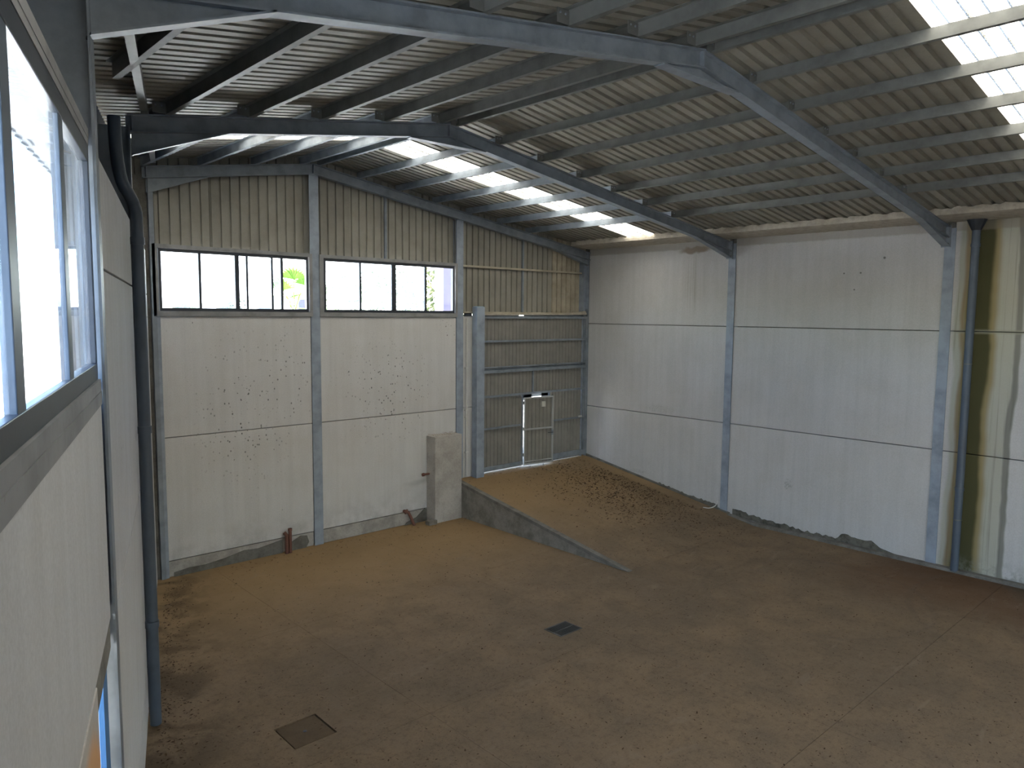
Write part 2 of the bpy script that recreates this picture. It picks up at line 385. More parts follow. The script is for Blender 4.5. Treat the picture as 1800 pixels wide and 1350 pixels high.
# ---- gable (far) wall
far = struct('wall_far')
C1, C2, CW = 2.655, 5.95, .09
def panel(b0, b1, z0, z1, y0=0., y1=.12, mat=PANEL, par=far, g=.006, name='concrete_panel'):
    return MB().box(b0+.004, b1-.004, y0, y1, z0+g, z1-g).build(name, mat, par, bevel=.006)
for a, c in ((.02, C1-CW), (C1+CW, C2-CW)):
    panel(a, c, 0., .268, .012, .14, FOOT, name='footing_strip')
    panel(a, c, .268, 2.2634); panel(a, c, 2.2634, 4.183)
panel(C2+CW, 6.62, .0, 2.2634); panel(C2+CW, 6.62, 2.2634, 4.22)
MB().box(-.06, 6.62, .145, .2, -.1, 4.215).build('leak_backing', CURB, far)  # unseen backing and corner fills, added to stop light leaking through joints
MB().box(-.42, -.0, .03, .2, -.1, 6.3).build('corner_fill', CURB, far)
MB().box(10.0, 10.2, .03, .2, -.1, 5.85).build('corner_fill', CURB, far)
# mortar smear on the foot of the gable
def smear(pts, par, mat, y=-.004, d=.026, name='mortar_smear'):
    return MB().prism([(x, y, z) for x, z in pts], (0, d, 0)).build(name, mat, par)
smear([(.1, 0), (.1, .07), (.35, .1), (.6, .09), (.95, .13), (1.25, .19), (1.5, .17), (1.85, .22), (1.95, .24), (1.95, 0)], far, CURB)
smear([(2.1, 0), (2.1, .15), (2.3, .24), (2.42, .22), (2.46, .1), (2.4, 0)], far, CURB)
smear([(4.55, 0), (4.6, .05), (4.85, .12), (5.05, .27), (5.12, .24), (5.12, 0)], far, CURB)

PITCHW = .162
def cladding(x0, x1, zb, zt, y=.13, mat=GABLE, par=far, h=.03, name='cladding_sheet', rib=.022, ph=0.):
    """one profiled sheet standing upright: flat pans with narrow ribs pressed outward"""
    b = MB(); prof = []; k = math.floor((x0-ph)/PITCHW)
    xx = [(x0, 0)]
    while True:
        c = ph+(k+.5)*PITCHW
        if c-rib > x1: break
        for dx, hh in ((-rib, 0), (-rib*.55, h), (rib*.55, h), (rib, 0)):
            if x0 < c+dx < x1: xx.append((c+dx, hh))
        k += 1
    xx.append((x1, 0))
    vs = []
    for x, hh in xx: vs += [(x, y+hh, zb(x)), (x, y+hh, zt(x))]
    b.add(vs, [(2*i, 2*i+2, 2*i+3, 2*i+1) for i in range(len(xx)-1)])
    o = b.build(name, mat, par); sd = o.modifiers.new('thick', 'SOLIDIFY'); sd.thickness = .003*S; sd.offset = 1
    return o
zr_ = lambda x: rz(x)+.15
edges = [-.12, .85, 1.66, 2.50, 2.66]
for a, c in ((-.45, .9), (.9, 1.75), (1.75, 2.655), (2.655, 3.45), (3.45, 4.23), (4.23, 5.1), (5.1, 5.95)):
    cladding(a, c, lambda x: 5.23, zr_)
for a, c, mt in ((5.95, 6.9, GABLE), (6.9, 7.87, GABLE), (7.87, 8.82, GABLE), (8.82, 10.06, GABLE_L)):
    cladding(a, c, lambda x: 4.27, zr_, mat=mt, y=.13)
# mid bars and rail on the cladding
for nm, (x0, x1, y0, y1, z0, z1) in (('cladding_bar', (4.19, 4.235, .08, .125, 5.28, rz(4.2)-.15)), ('cladding_bar', (7.83, 7.87, .08, .125, 4.3, rz(7.85)-.15)),
        ('cladding_rail', (6.04, 9.82, .06, .115, 5.235, 5.275))):
    MB().box(x0, x1, y0, y1, z0, z1).build(nm, STEEL if nm == 'cladding_bar' else GABLE_L, far)
MB().box(6.04, 9.9, -.02, .14, 4.255, 4.30).build('gate_lintel', GABLE_L, far)
smear([(6.3, 4.24), (6.9, 4.262), (7.5, 4.25), (8.3, 4.27), (8.9, 4.26), (9.4, 4.30), (9.7, 4.33), (9.86, 4.34), (9.88, 4.25), (6.3, 4.22)], far, FOAM, -.03, .03, 'foam_seal')

# ---- windows in the gable
def window(name, x0, x1, mull, panes, z0=4.26, z1=5.225, openr=None):
    w_ = struct(name)
    MB().box(x0-.09, x1+.07, -.03, .14, z0-.0785, z0-.0).build('window_sill', TRIMM, w_)
    b = MB().box(x0-.09, x1+.07, -.03, .10, z1+.004, z1+.062)
    b.box(x0-.09, x0-.01, -.03, .08, z0-.004, z1+.004); b.box(x1+.01, x1+.07, -.03, .08, z0-.004, z1+.004)
    b.build('window_surround', TRIMM, w_)
    f = .05; b = MB()
    b.box(x0, x1, .0, .07, z0, z0+f); b.box(x0, x1, .0, .07, z1-f, z1)
    b.box(x0, x0+f, .0, .07, z0+f, z1-f); b.box(x1-f*.7, x1, .0, .07, z0+f, z1-f)
    b.build('window_frame', FRAME, w_, bevel=.004)
    for c, wd, y in mull: MB().box(c-wd/2, c+wd/2, y, y+.035, z0+f*.8, z1-f*.8).build('mullion', FRAME, w_)
    for a, c, y in panes:
        MB().box(a, c, y+.014, y+.02, z0+f*.9, z1-f*.9).build('pane', GLASS, w_)
    return w_
window('window_1', .015, 2.53, [(.65, .04, .0), (1.255, .07, .0), (1.44, .035, .035), (1.88, .035, .035), (2.04, .045, .0)],
       [(.07, .63, 0), (.67, 1.22, 0), (1.29, 1.422, .03), (1.458, 1.862, .03), (1.898, 2.018, .03)])
window('window_2', 2.83, 5.81, [(3.59, .04, 0), (4.33, .1, 0), (5.085, .05, 0)],
       [(2.88, 3.57, 0), (3.61, 4.28, 0), (4.38, 5.06, .02)])

# ---- right wall
rgt = struct('wall_right')
ycuts = [.0, -3.83, -7.86, -11.9, -16.1]; zc = [-.02, 2.0149, 4.0363, 5.84]
for i in range(4):
    for k in range(3):
        y1, y0 = ycuts[i], ycuts[i+1]
        MB().box(10, 10.14, y0+(.0 if i == 3 else -.0), y1-.0-(.0 if i == 0 else .15), zc[k]+.007, zc[k+1]-.007).build('concrete_panel', PANEL_R, rgt, bevel=.006)
MB().box(10.145, 10.2, -16.2, .15, -.1, 5.87).build('leak_backing', CURB, rgt)  # backing added behind the panels against light leaks
# crumbled mortar along its foot
b = MB(); random.seed(5)
ps = []; y = -4.12
while y > -6.95:
    base = ground(9.9, y); t_ = (-4.12-y)/2.83
    ps.append((y, base+.10+.05*random.random()+(.07 if t_ > .8 else .03*math.sin(t_*7)))); y -= .06
poly = [(9.975, y, z) for y, z in ps]+[(9.975, -7.1, .10), (9.975, -7.35, .05), (9.975, -6.9, .045), (9.975, -5.6, .045), (9.975, -4.7, .06), (9.975, -4.12, .1)]
b.prism(poly, (.04, 0, 0)); b.build('mortar_smear', MORTAR, rgt)
b = MB(); ps = []; y = -2.2; random.seed(8)
while y > -3.75: ps.append((y, rzf(y)+.03+.035*random.random()+.05*max(0, (-3.0-y)))); y -= .05
b.prism([(9.975, y, z) for y, z in ps]+[(9.975, ps[-1][0], rzf(ps[-1][0])-.02), (9.975, -2.2, rzf(-2.2)-.02)], (.04, 0, 0)); b.build('mortar_smear', CURB, rgt)
kb = struct('baseboard_right')
b = MB(); b.prism([(9.87, -4.05, rzf(-4.05)-.03), (9.87, -4.05, rzf(-4.05)+.01), (9.87, -4.6, .055), (9.87, -16.1, .045), (9.87, -16.1, -.04), (9.87, -4.6, -.04)], (.135, 0, 0))
b.build('kerb', CURB, kb, bevel=.012)
b = MB(); b.prism([(9.955, -.02, rzf(0)-.02), (9.955, -.02, rzf(0)+.035), (9.955, -4.05, rzf(-4.05)+.03), (9.955, -4.05, rzf(-4.05)-.03)], (.05, 0, 0)); b.build('mortar_joint', CURB, kb)

# ---- foam-sprayed gutter box along the top of the right wall
gt = tag(struct('trim_2'), 'beige foam-covered gutter along the top of the right wall')
random.seed(11)
for y1, y0 in ((-.03, -3.86), (-3.86, -7.89), (-7.89, -16.1)):
    b = MB(); N = int((y1-y0)/.06); vs = []; fs = []
    for i in range(N+1):
        y = y1+(y0-y1)*i/N; j = lambda a=.012: random.uniform(-a, a)
        tp = rz(9.3)+.125+(.012 if int(y/.16) % 2 else -.004)+j(.01)
        ring = [(9.31+j(), y, tp), (9.29+j(.005), y, 5.93+j(.004)), (9.30+j(.005), y, 5.875), (9.40, y, 5.855), (9.99, y, 5.825+j(.004)), (9.995, y, tp-.05)]
        vs += ring
        if i:
            for k in range(5): fs.append(((i-1)*6+k, (i-1)*6+k+1, i*6+k+1, i*6+k))
    fs += [tuple(range(6)), tuple(range(N*6, N*6+6))]
    b.add(vs, fs); b.build('foam_gutter', FOAM, gt, smooth=True)

# ---- left wall (skewed)
lft = struct('wall_left')
def lpanel(s0, s1, z0, z1, o=-.15, mat=PANEL_L):
    MB().lbox(s0+.004, s1-.004, o-.09, o, z0+.007, z1-.007).build('concrete_panel', mat, lft, bevel=.006)
SC2, SC1, SC0 = -4.2, -8.30, -12.7        # frame columns along the wall
for s0, s1 in ((SC2+.1, -.05), (SC1+.1, SC2-.1)):
    for z0, z1 in ((-.02, .5), (.5, 2.41), (2.41, 4.51), (4.51, 5.18)): lpanel(s0, s1, z0, z1)
for s0, s1 in ((SC0+.1, SC1-.12), (-17.1, SC0-.1)):
    lpanel(s0, s1, 2.62, 3.80, -.125)
MB().lbox(-12.6, -9.18, -.255, -.125, -.02, 2.603).build('concrete_panel', PANEL_SUN, lft, bevel=.006)
MB().lbox(-17.1, -15.4, -.255, -.125, -.02, 2.603).build('concrete_panel', PANEL_L, lft, bevel=.006)  # gap beside this panel is an unseen opening, added for low daylight
MB().lbox(-9.18, -8.42, -.24, -.13, 2.46, 2.603).build('lintel', ROUGHC, lft, bevel=.006)
for s0, s1, z0, z1 in ((SC1-.1, .2, -.1, 5.1), (-17.1, SC1-.1, 2.63, 3.8)): MB().lbox(s0, s1, -.26, -.243, z0, z1).build('leak_backing', CURB, lft)  # unseen slabs added to keep daylight out of the joints
# dark sheet cladding above the panels, set back
ZC = lambda s, o: rz(LW(s, o, 0).x)+.13
def upclad(s0, s1, o=-.42, zb=5.09):
    b = MB(); n = max(2, int((s1-s0)/.08)); vs = []
    for i in range(n+1):
        s = s0+(s1-s0)*i/n; oo = o-(.02 if i % 2 else 0); vs += [LW(s, oo, zb), LW(s, oo, ZC(s, oo))]
    b.add(vs, [(2*i, 2*i+2, 2*i+3, 2*i+1) for i in range(n)]); o_ = b.build('cladding_sheet', DARKM, lft)
    sd = o_.modifiers.new('thick', 'SOLIDIFY'); sd.thickness = .004
    return o_
s = .1
while s > -17: upclad(max(s-1.0, -17.1), s); s -= 1.0
for a_, c_ in ((-17.1, .1),): MB().lbox(a_, c_, -.44, -.23, 5.10, 5.125).build('ledge_flashing', DARKM, lft)
for z in (5.42,):
    b = MB(); b.lbox(SC1+.12, SC2-.12, -.40, -.34, z, z+.05); b.build('girt', STEEL, lft)
# foot rim
# ---- windows in the left wall, nearest bays
def lwindow(name, s0, s1, cuts, panes):
    w_ = struct(name); z0, z1, o = 3.905, 5.09, -.135
    MB().lbox(s0, s1, o-.10, o+.010, 3.845, 3.905).build('window_sill', TRIMM, w_)
    MB().lbox(s0, s1, o-.005, o+.012, 3.775, 3.843).build('sill_flashing', TRIMM, w_)
    b = MB().lbox(s0, s1, o-.11, o+.0, z1, z1+.035); b.lbox(s0, s1, o-.13, o+.002, z1+.035, z1+.085); b.build('window_head', TRIMM, w_)
    f = .085; b = MB()
    b.lbox(s0, s1, o-.035, o-.002, z0, z0+f); b.lbox(s0, s1, o-.035, o-.002, z1-f, z1)
    b.lbox(s1-.06, s1, o-.035, o-.002, z0+f, z1-f); b.lbox(s0, s0+.06, o-.035, o-.002, z0+f, z1-f); b.build('window_frame', FRAME, w_, bevel=.004)
    for c, wd in cuts:
        b = MB().lbox(c-wd/2, c+wd/2, o-.038, o-.006, z0+f*.9, z1-f*.9); b.build('mullion', PIPEM, w_, bevel=.004)
    for i, (a, c) in enumerate(panes):
        oo = o-(.02 if i % 2 else .028); MB().lbox(a, c, oo, oo+.004, z0+f*.9, z1-f*.9).build('pane', GLASS, w_)
lwindow('window_3', SC0+.1, SC1-.09, [(-9.39, .12), (-10.46, .12), (-11.5, .12)], [(-9.33, -8.45), (-10.4, -9.45), (-11.44, -10.52), (-12.55, -11.56)])
lwindow('added_window_4', -17.0, SC0-.12, [(-13.9, .12), (-15., .12), (-16., .12)], [(-13.85, -12.88), (-14.95, -13.95), (-15.95, -15.05), (-16.95, -16.05)])  # bay behind the viewer, window added unseen to supply light
# door opening under the nearest window: blue jamb leaf and pale blue edge
dl = struct('door_1')
MB().lbox(-8.68, -8.47, -.175, -.15, 0, 2.40).build('blue_jamb', BLUEP, dl)
MB().lbox(-9.17, -8.61, -.182, -.178, 0, 2.40).build('pale_blue_film', BLUEF, dl)
MB().lbox(-15.4, -15.3, -.24, -.14, 0, 2.6).build('added_jamb', BLUEP, dl)  # jamb of the added opening behind the viewer
MB().lbox(-14, -3.2, -2.0, -.35, -.05, .01).build('porch_floor', ORANGE, dl)
# ---- back wall behind the viewer, closes the hall
bk = struct('wall_back')                                     # unseen gate gap, added to light the gable and left wall
for q in ((-5.75, 2.8, -.02, 7.1), (4.8, 10.1, -.02, 7.1), (2.8, 4.8, 2.7, 7.1)):
    MB().box(q[0], q[1], -16.25, -16.1, q[2], q[3]).build('back_panel', PANEL_L, bk)

# ---- roof
roof = struct('ceiling')
RP = .1605; ZS = .132; RH = .045
def sheet(y0, y1, side, mat, name):
    n = max(1, round((y1-y0)/RP)); p = (y1-y0)/n; prof = []
    for i in range(n):
        a = y0+i*p
        prof += [(a+.012, 0), (a+.062, 0), (a+.078, RH), (a+.128, RH), (a+.144, 0)] if False else [(a, 0), (a+.098, 0), (a+.106, RH), (a+.152, RH), (a+.1605*p/RP, 0)]
    b = MB(); vs = []
    for y, h in prof:
        if side > 0: x0, x1 = RX, 10.26
        else: x0, x1 = RX, wallx(y, -.86)
        vs += [(x0, y, rz(x0)+ZS+h), (x1, y, rz(x1)+ZS+h)]
    b.add(vs, [(2*i, 2*i+2, 2*i+3, 2*i+1) for i in range(len(prof)-1)])
    o = b.build(name, mat, roof)
    if mat is not SKYL: sd = o.modifiers.new('thick', 'SOLIDIFY'); sd.thickness = .003; sd.offset = 1 
    return o
yy = [.18, -.73, -1.66, -2.43]; yy += [-2.43-(9.65-2.43)/9*k for k in range(1, 10)]; yy += [-10.43]+[-10.43-(16.2-10.43)/7*k for k in range(1, 8)]
for i in range(len(yy)-1):
    y1, y0 = yy[i], yy[i+1]; isk = abs(y1+1.66) < .01 or abs(y1+9.65) < .01
    for side in (1, -1):
        sheet(y0-.004, y1+.004, side, SKYL if isk else ROOF, 'skylight_sheet' if isk else 'roof_sheet')
MB().prism([(RX-.25, .2, rz(RX-.25)+ZS+.05), (RX, .2, RZ+ZS+.06), (RX+.25, .2, rz(RX+.25)+ZS+.05), (RX, .2, RZ+ZS+.075)], (0, -16.4, 0)).build('ridge_cap', ROOF, roof)

# ============================================================ STEEL FRAMES
def ibeam_rafter(par, y, x0, x1, dep=.18, fw=.12):
    """rolled I rafter from x0 (low) to x1 (ridge)"""
    t = .014; b = MB()
    def strip(za, zb, w0, w1):
        b.hexa([(x0, y+w0, rz(x0)+za), (x1, y+w0, rz(x1)+za), (x1, y+w1, rz(x1)+za), (x0, y+w1, rz(x0)+za),
                (x0, y+w0, rz(x0)+zb), (x1, y+w0, rz(x1)+zb), (x1, y+w1, rz(x1)+zb), (x0, y+w1, rz(x0)+zb)])
    strip(-t, 0, -fw/2, fw/2); strip(-dep, -dep+t, -fw/2, fw/2); strip(-dep+t, -t, -.006, .006)
    return b.build('rafter', STEEL, par)
def haunch(par, y, xa, za, xb, zb, fw=.12, dep=.18):
    """tapered bracket under the rafter: from (xa,za) on the rafter down to (xb,zb) at the column"""
    t = .014; b = MB(); w = fw/2
    sl = (zb-za)/(xb-xa)
    b.hexa([(xa, y-w, za), (xb, y-w, zb), (xb, y+w, zb), (xa, y+w, za), (xa, y-w, za+t), (xb, y-w, zb+t), (xb, y+w, zb+t), (xa, y+w, za+t)])
    P = [(xa, za+t), (xb, zb+t), (xb, rz(xb)-dep)]
    b.prism([(x, y-.006, z) for x, z in P], (0, .012, 0))
    return b.build('haunch', STEEL, par)
def hcol_x(par, xf, y, z0, z1, sgn, dep=.2, fw=.17, mat=STEEL_L):
    """H column, inner flange at xf facing the hall, depth running outward (sgn)"""
    t = .014; b = MB(); w = fw/2
    for a in (0, dep): b.box(min(xf+sgn*a, xf+sgn*(a+t)), max(xf+sgn*a, xf+sgn*(a+t)), y-w, y+w, z0, z1)
    b.box(min(xf+sgn*t, xf+sgn*dep), max(xf+sgn*t, xf+sgn*dep), y-.006, y+.006, z0, z1)
    return b.build('column', mat, par)
def hcol_l(par, s, o, z0, z1, dep=.28, fw=.16):
    t = .014; b = MB(); w = fw/2
    b.lbox(s-w, s+w, o-t, o, z0, z1); b.lbox(s-w, s+w, o-dep-t, o-dep, z0, z1); b.lbox(s-.006, s+.006, o-dep, o-t, z0, z1)
    return b.build('column', STEEL, par)
def stiff(par, x, y, dep=.18, fw=.11):
    MB().box(x-.005, x+.005, y-fw/2, y+fw/2, rz(x)-dep+.014, rz(x)-.014).build('stiffener', STEEL, par)
def frame(yc, xr, yr, xl_wall, label, apex=True, near=False):
    f = thing('portal_frame', (RX, yc, 0), label, 'steel frame', None)
    xl = wallx(yc, -.13)
    ibeam_rafter(f, yr, xl-.02, RX); ibeam_rafter(f, yr, 9.97, RX)
    haunch(f, yr, xl+1.02, rz(xl+1.02)-.18, xl+.03, rz(xl)-.18-.22)
    haunch(f, yr, 8.7, rz(8.7)-.18, 9.93, 5.44)
    if apex:
        b = MB(); z = rz(2.02)-.18
        b.box(2.0, 3.3, yr-.06, yr+.06, z-.014, z); b.prism([(2.02, yr-.006, z), (3.28, yr-.006, z), (RX, yr-.006, RZ-.18)], (0, .012, 0)); b.build('apex_haunch', STEEL, f)
    for x in (xl+.03, RX, 9.9): stiff(f, x, yr)
    return f, xl
f3, _ = frame(-.03, 10, .0, 0, 'blue-grey steel portal frame set against the far gable above its two windows', apex=False)
hcol_x(f3, 9.80, .08, .70, rz(9.8)-.02, 1, .18, .16)
MB().box(-.10, -.03, -.03, .16, 0, 6.3).build('column', STEEL, f3)
MB().box(-.03, .022, -.014, .0, 0, 5.22).build('corner_angle', STEEL_L, f3)
f2, xl2 = frame(-3.9, 10, -3.86, 0, 'blue-grey steel portal frame in the middle, second from the viewer')
hcol_x(f2, 9.975, -3.905, rzf(-3.9)-.01, rz(9.97)-.02, 1, .15, .165)
hcol_l(f2, SC2, -.12, 0, 6.1)
f1, xl1 = frame(-7.94, 10, -7.885, 0, 'blue-grey steel portal frame nearest the viewer, crossing the top of the picture')
hcol_x(f1, 9.975, -7.94, 0, rz(9.97)-.02, 1, .15, .165)
hcol_l(f1, SC1, -.105, 0, 5.10, .115); hcol_l(f1, SC1, -.105, 5.10, 5.98)
# bolted end plates at the knees of the near two frames
for f, y in ((f2, -3.86), (f1, -7.885)):
    b = MB(); b.box(9.93, 9.955, y-.07, y+.07, 5.42, 5.78); b.build('end_plate', STEEL, f)
    for k in range(3):
        b = MB(); b.tube([(9.925, y-.04, 5.48+k*.1), (9.96, y-.04, 5.48+k*.1)], .014, 6); b.build('bolt', GALV, f)

# ---- gable posts
def post(x, z1, label):
    g = thing('gable_post', (x, 0, 0), label, 'steel post')
    t = .012; b = MB()
    b.box(x-CW, x+CW, -.014, -.002, -.01, z1); b.box(x-CW, x+CW, .15, .162, -.01, z1); b.box(x-.006, x+.006, -.002, .15, -.01, z1)
    b.build('post_section', STEEL_L, g)
    MB().box(x-CW-.01, x+CW+.01, -.03, .02, z1-.01, z1+.01).build('cap_plate', STEEL_L, g)
post(C1, rz(C1)-.19, 'blue-grey steel post between the two gable windows, rising to the ridge')
post(C2, rz(C2)-.19, 'blue-grey steel post between the right gable window and the gate')

# ---- purlins
LP = [2.46, 1.58, .70, -.19, -1.08, -1.96, -2.84, -3.7]
RPX = [2.79, 3.60, 4.45, 5.33, 6.19, 7.06, 7.92, 8.8]
bays = [(.1, -3.86, 'far bay beside the gable'), (-3.86, -7.885, 'middle bay between free frames'), (-7.885, -16.1, 'near bay above the viewer')]
ORD = ['first', 'second', 'third', 'fourth', 'fifth', 'sixth', 'seventh', 'eighth']
for bi, (ya, yb, bn) in enumerate(bays):
    for side, XS in ((-1, LP), (1, RPX)):
        for i, x in enumerate(XS):
            y1, y0 = ya, yb
            # stop at the skewed wall
            ylim = (x*CP+.12)/SP if side < 0 else 99
            if side < 0 and wallx(y1, -.2) > x-.05:
                y1 = min(y1, (x*CP+.2)/SP-.1) if x < 0 else y1
            if y1-y0 < .4: continue
            if side > 0 and i == 7: continue
            p = thing('purlin', (x, (y0+y1)/2, rz(x)), '%s purlin below the ridge, %s slope, %s' % (ORD[i], 'left' if side < 0 else 'right', bn), 'purlin', 'roof purlins')
            H = .126; F = .05; t = .006; z = rz(x)+.002
            g = .0
            b = MB()
            b.box(x-t/2, x+t/2, y0+g, y1-g, z, z+H)
            b.box(min(x, x-side*F), max(x, x-side*F)+0, y0+g, y1-g, z, z+t)
            b.box(min(x, x+side*F), max(x, x+side*F), y0+g, y1-g, z+H-t, z+H)
            xx_ = x-side*F
            b.box(xx_-t/2, xx_+t/2, y0+g, y1-g, z, z+.016)
            b.build('purlin_section', GALV if bi else STEEL, p)
            if bi:
                yc = ya-.075
                c = MB().box(x-.14, x-.004, yc-.004, yc+.004, z, z+.108).build('cleat', GALV, p)
                for dx, dz in ((-.11, .075), (-.05, .075)):
                    MB().tube([(x+dx, yc-.014, z+dz), (x+dx, yc, z+dz)], .009, 6).build('bolt', STEEL, c)
# eave beams following the skewed left wall
for a, c, lb in ((-.3, SC2+.1, 'grey steel eave beam along the top of the left wall, far bay'), (SC2-.1, SC1+.1, 'grey steel eave beam along the top of the left wall, middle bay')):
    b = MB(); P = []
    for s, dz in ((a, 0), (c, 0)):
        for o, z in ((-.02, -.0), (.045, -.0), (.045, .11), (-.02, .11)):
            q = LW(s, o, 0); P.append((q.x, q.y, rz(q.x)+z))
    b.hexa([P[0], P[1], P[5], P[4], P[3], P[2], P[6], P[7]])
    e = thing('eave_beam', LW((a+c)/2, 0, rz(LW((a+c)/2, 0, 0).x)), lb, 'steel beam', 'eave beams along the left wall')
    b.build('beam_section', GALV, e)

# ============================================================ GATE
gx0, gx1, gz0 = 6.5, 9.95, .79
gate = thing('sliding_gate', (8.2, .02, gz0), 'large grey ribbed metal gate with a wicket door at the top of the ramp', 'gate')
PW, KW = .162, 0
DX0, DX1, DZT = 7.82, 8.66, 2.40
def gsheet(x0, x1, z0, z1):
    save = PITCHW
    globals()['PITCHW'] = .108
    o = cladding(x0, x1, lambda x: z0, lambda x: z1, y=.045, mat=GATE, par=gate, h=.010, name='gate_sheet', rib=.011); globals()['PITCHW'] = save
gsheet(gx0, 8.13, 3.06, 4.2); gsheet(8.13, gx1, 3.06, 4.2)
gsheet(gx0, 8.13, 2.44, 3.02); gsheet(8.13, gx1, 2.44, 3.02)
gsheet(gx0, DX0, gz0-.006, 2.42); gsheet(DX1, gx1, gz0-.02, 2.42)
def rail(x0, x1, z0, z1, nm='gate_rail', y0=.0, y1=.04): return MB().box(x0, x1, y0, y1, z0, z1).build(nm, STEEL, gate, bevel=.003)
rail(gx0, gx1, 4.155, 4.215); rail(gx0, gx1, 3.635, 3.68); rail(gx0, gx1, 3.075, 3.10)
MB().box(gx0, gx1, .065, .07, 2.9, 3.2).build('cover_strip', STEEL, gate); MB().box(gx0, 7.72, .065, .07, 4.1, 4.3).build('cover_strip', STEEL, gate); MB().box(7.86, gx1, .065, .07, 4.1, 4.3).build('cover_strip', STEEL, gate); MB().box(8.45, DX1+.02, .063, .068, 2.30, 2.5).build('cover_strip', STEEL, gate); MB().box(DX0-.02, 8.14, .063, .068, 2.30, 2.5).build('cover_strip', STEEL, gate); MB().box(DX0-.02, DX1+.02, .063, .068, 2.35, 2.5).build('cover_strip', STEEL, gate)
b = MB().box(gx0, gx1, .0, .04, 2.96, 3.03); b.build('gate_rail', STEEL, gate, bevel=.003)
rail(gx0, gx1, 2.425, 2.47); rail(gx0, DX0, 1.72, 1.76); rail(DX1, gx1, 1.72, 1.76); rail(gx0, DX0, gz0+.02, gz0+.10); rail(DX1, gx1, gz0+.02, gz0+.14)
rail(gx1-.04, gx1, gz0+.01, 4.215, 'gate_stile', -.003, .043); rail(9.86, 9.885, gz0+.1, 4.16, 'gate_stile'); rail(gx0, gx0+.04, gz0+.01, 4.215, 'gate_stile', -.003, .043)
rail(8.115, 8.145, 2.47, 2.96, 'gate_stile')
rail(DX0-.03, DX0, gz0+.02, 2.43, 'gate_stile'); rail(DX1, DX1+.03, gz0+.02, 2.43, 'gate_stile')
for k, x in enumerate((7.15, 7.9, 8.75, 9.5)): MB().box(x, x+.1, -.006, .0, 3.06, 3.09).build('gate_hinge', STEEL, gate)
MB().box(9.68, 9.80, -.012, .0, 1.745, 1.785).build('gate_latch', WHITEP, gate)
MB().box(gx1, 9.995, -.01, .12, .76, 4.40).build('gate_post', STEEL, gate)
# wicket door swung slightly inward on its left edge
wd = thing('wicket_door', (DX0, -.01, gz0), 'small ribbed metal door with a pale frame, ajar in the gate', 'door')
A = -math.radians(8.5)
def dr(x, y, z): q = Vector((x, y, 0)); return (DX0+.014+q.x*math.cos(A)-q.y*math.sin(A), -.014+q.x*math.sin(A)+q.y*math.cos(A), z)
def dbox(x0, x1, y0, y1, z0, z1, nm, mt, par=wd):
    return MB().hexa([dr(x0, y0, z0), dr(x1, y0, z0), dr(x1, y1, z0), dr(x0, y1, z0), dr(x0, y0, z1), dr(x1, y0, z1), dr(x1, y1, z1), dr(x0, y1, z1)]).build(nm, mt, par)
W_ = .84
dbox(0, .03, 0, .035, gz0+.0, 2.36, 'door_stile', GALVL); dbox(W_-.03, W_, 0, .035, gz0, 2.36, 'door_stile', GALVL)
for z0, z1 in ((gz0, gz0+.035), (1.60, 1.635), (2.325, 2.36), (gz0+.07, gz0+.09)): dbox(.03, W_-.03, .002, .033, z0, z1, 'door_rail', GALVL)
b = MB(); xx = []; x = .03
while x < W_-.03:
    for dx, h in ((0, 0), (.085, 0), (.09, .014), (.103, .014)):
        if x+dx < W_-.03: xx.append((x+dx, h))
    x += .108
xx.append((W_-.03, 0)); vs = []
for x, h in xx: vs += [dr(x, .035+h, gz0+.01), dr(x, .035+h, 2.35)]
b.add(vs, [(2*i, 2*i+2, 2*i+3, 2*i+1) for i in range(len(xx)-1)]); o = b.build('door_sheet', DOORS, wd)
sd = o.modifiers.new('thick', 'SOLIDIFY'); sd.thickness = .003; sd.offset = 1
dbox(.50, .60, -.004, .034, 2.12, 2.24, 'notice_plate', PLATE)
lk = dbox(W_-.06, W_-.005, -.01, .0, 1.44, 1.56, 'lock_plate', STEEL)
dbox(W_-.17, W_-.03, -.04, -.025, 1.495, 1.512, 'door_handle', FRAME, lk); 
for z in (1.0, 1.6, 2.2): dbox(-.03, .02, .01, .03, z, z+.07, 'hinge', GALV)
# tall box post left of the gate
bp = thing('gate_box_post', (6.37, -.1, .75), 'tall rectangular blue-grey box column standing left of the gate', 'steel post')
MB().box(6.27, 6.485, -.19, -.03, .745, 4.40).build('box_section', STEEL_L, bp, bevel=.006)
MB().box(6.285, 6.47, -.175, -.045, 4.40, 4.408).build('box_cap', PBLUE, bp)
MB().box(6.06, 6.27, -.02, .0, 4.20, 4.27).build('mount_bracket', FRAME, bp)
cn = thing('conduit', (6.11, -.02, .8), 'thin white vertical conduit beside the box column left of the gate', 'pipe')
MB().tube([(6.125, -.03, .80), (6.125, -.03, 4.16)], .018, 8).build('conduit_tube', WHITEP, cn, smooth=True)
for z in (1.3, 2.05, 2.2, 3.1): MB().box(6.085, 6.165, -.05, -.0, z, z+.025).build('pipe_clip', WHITEP, cn)
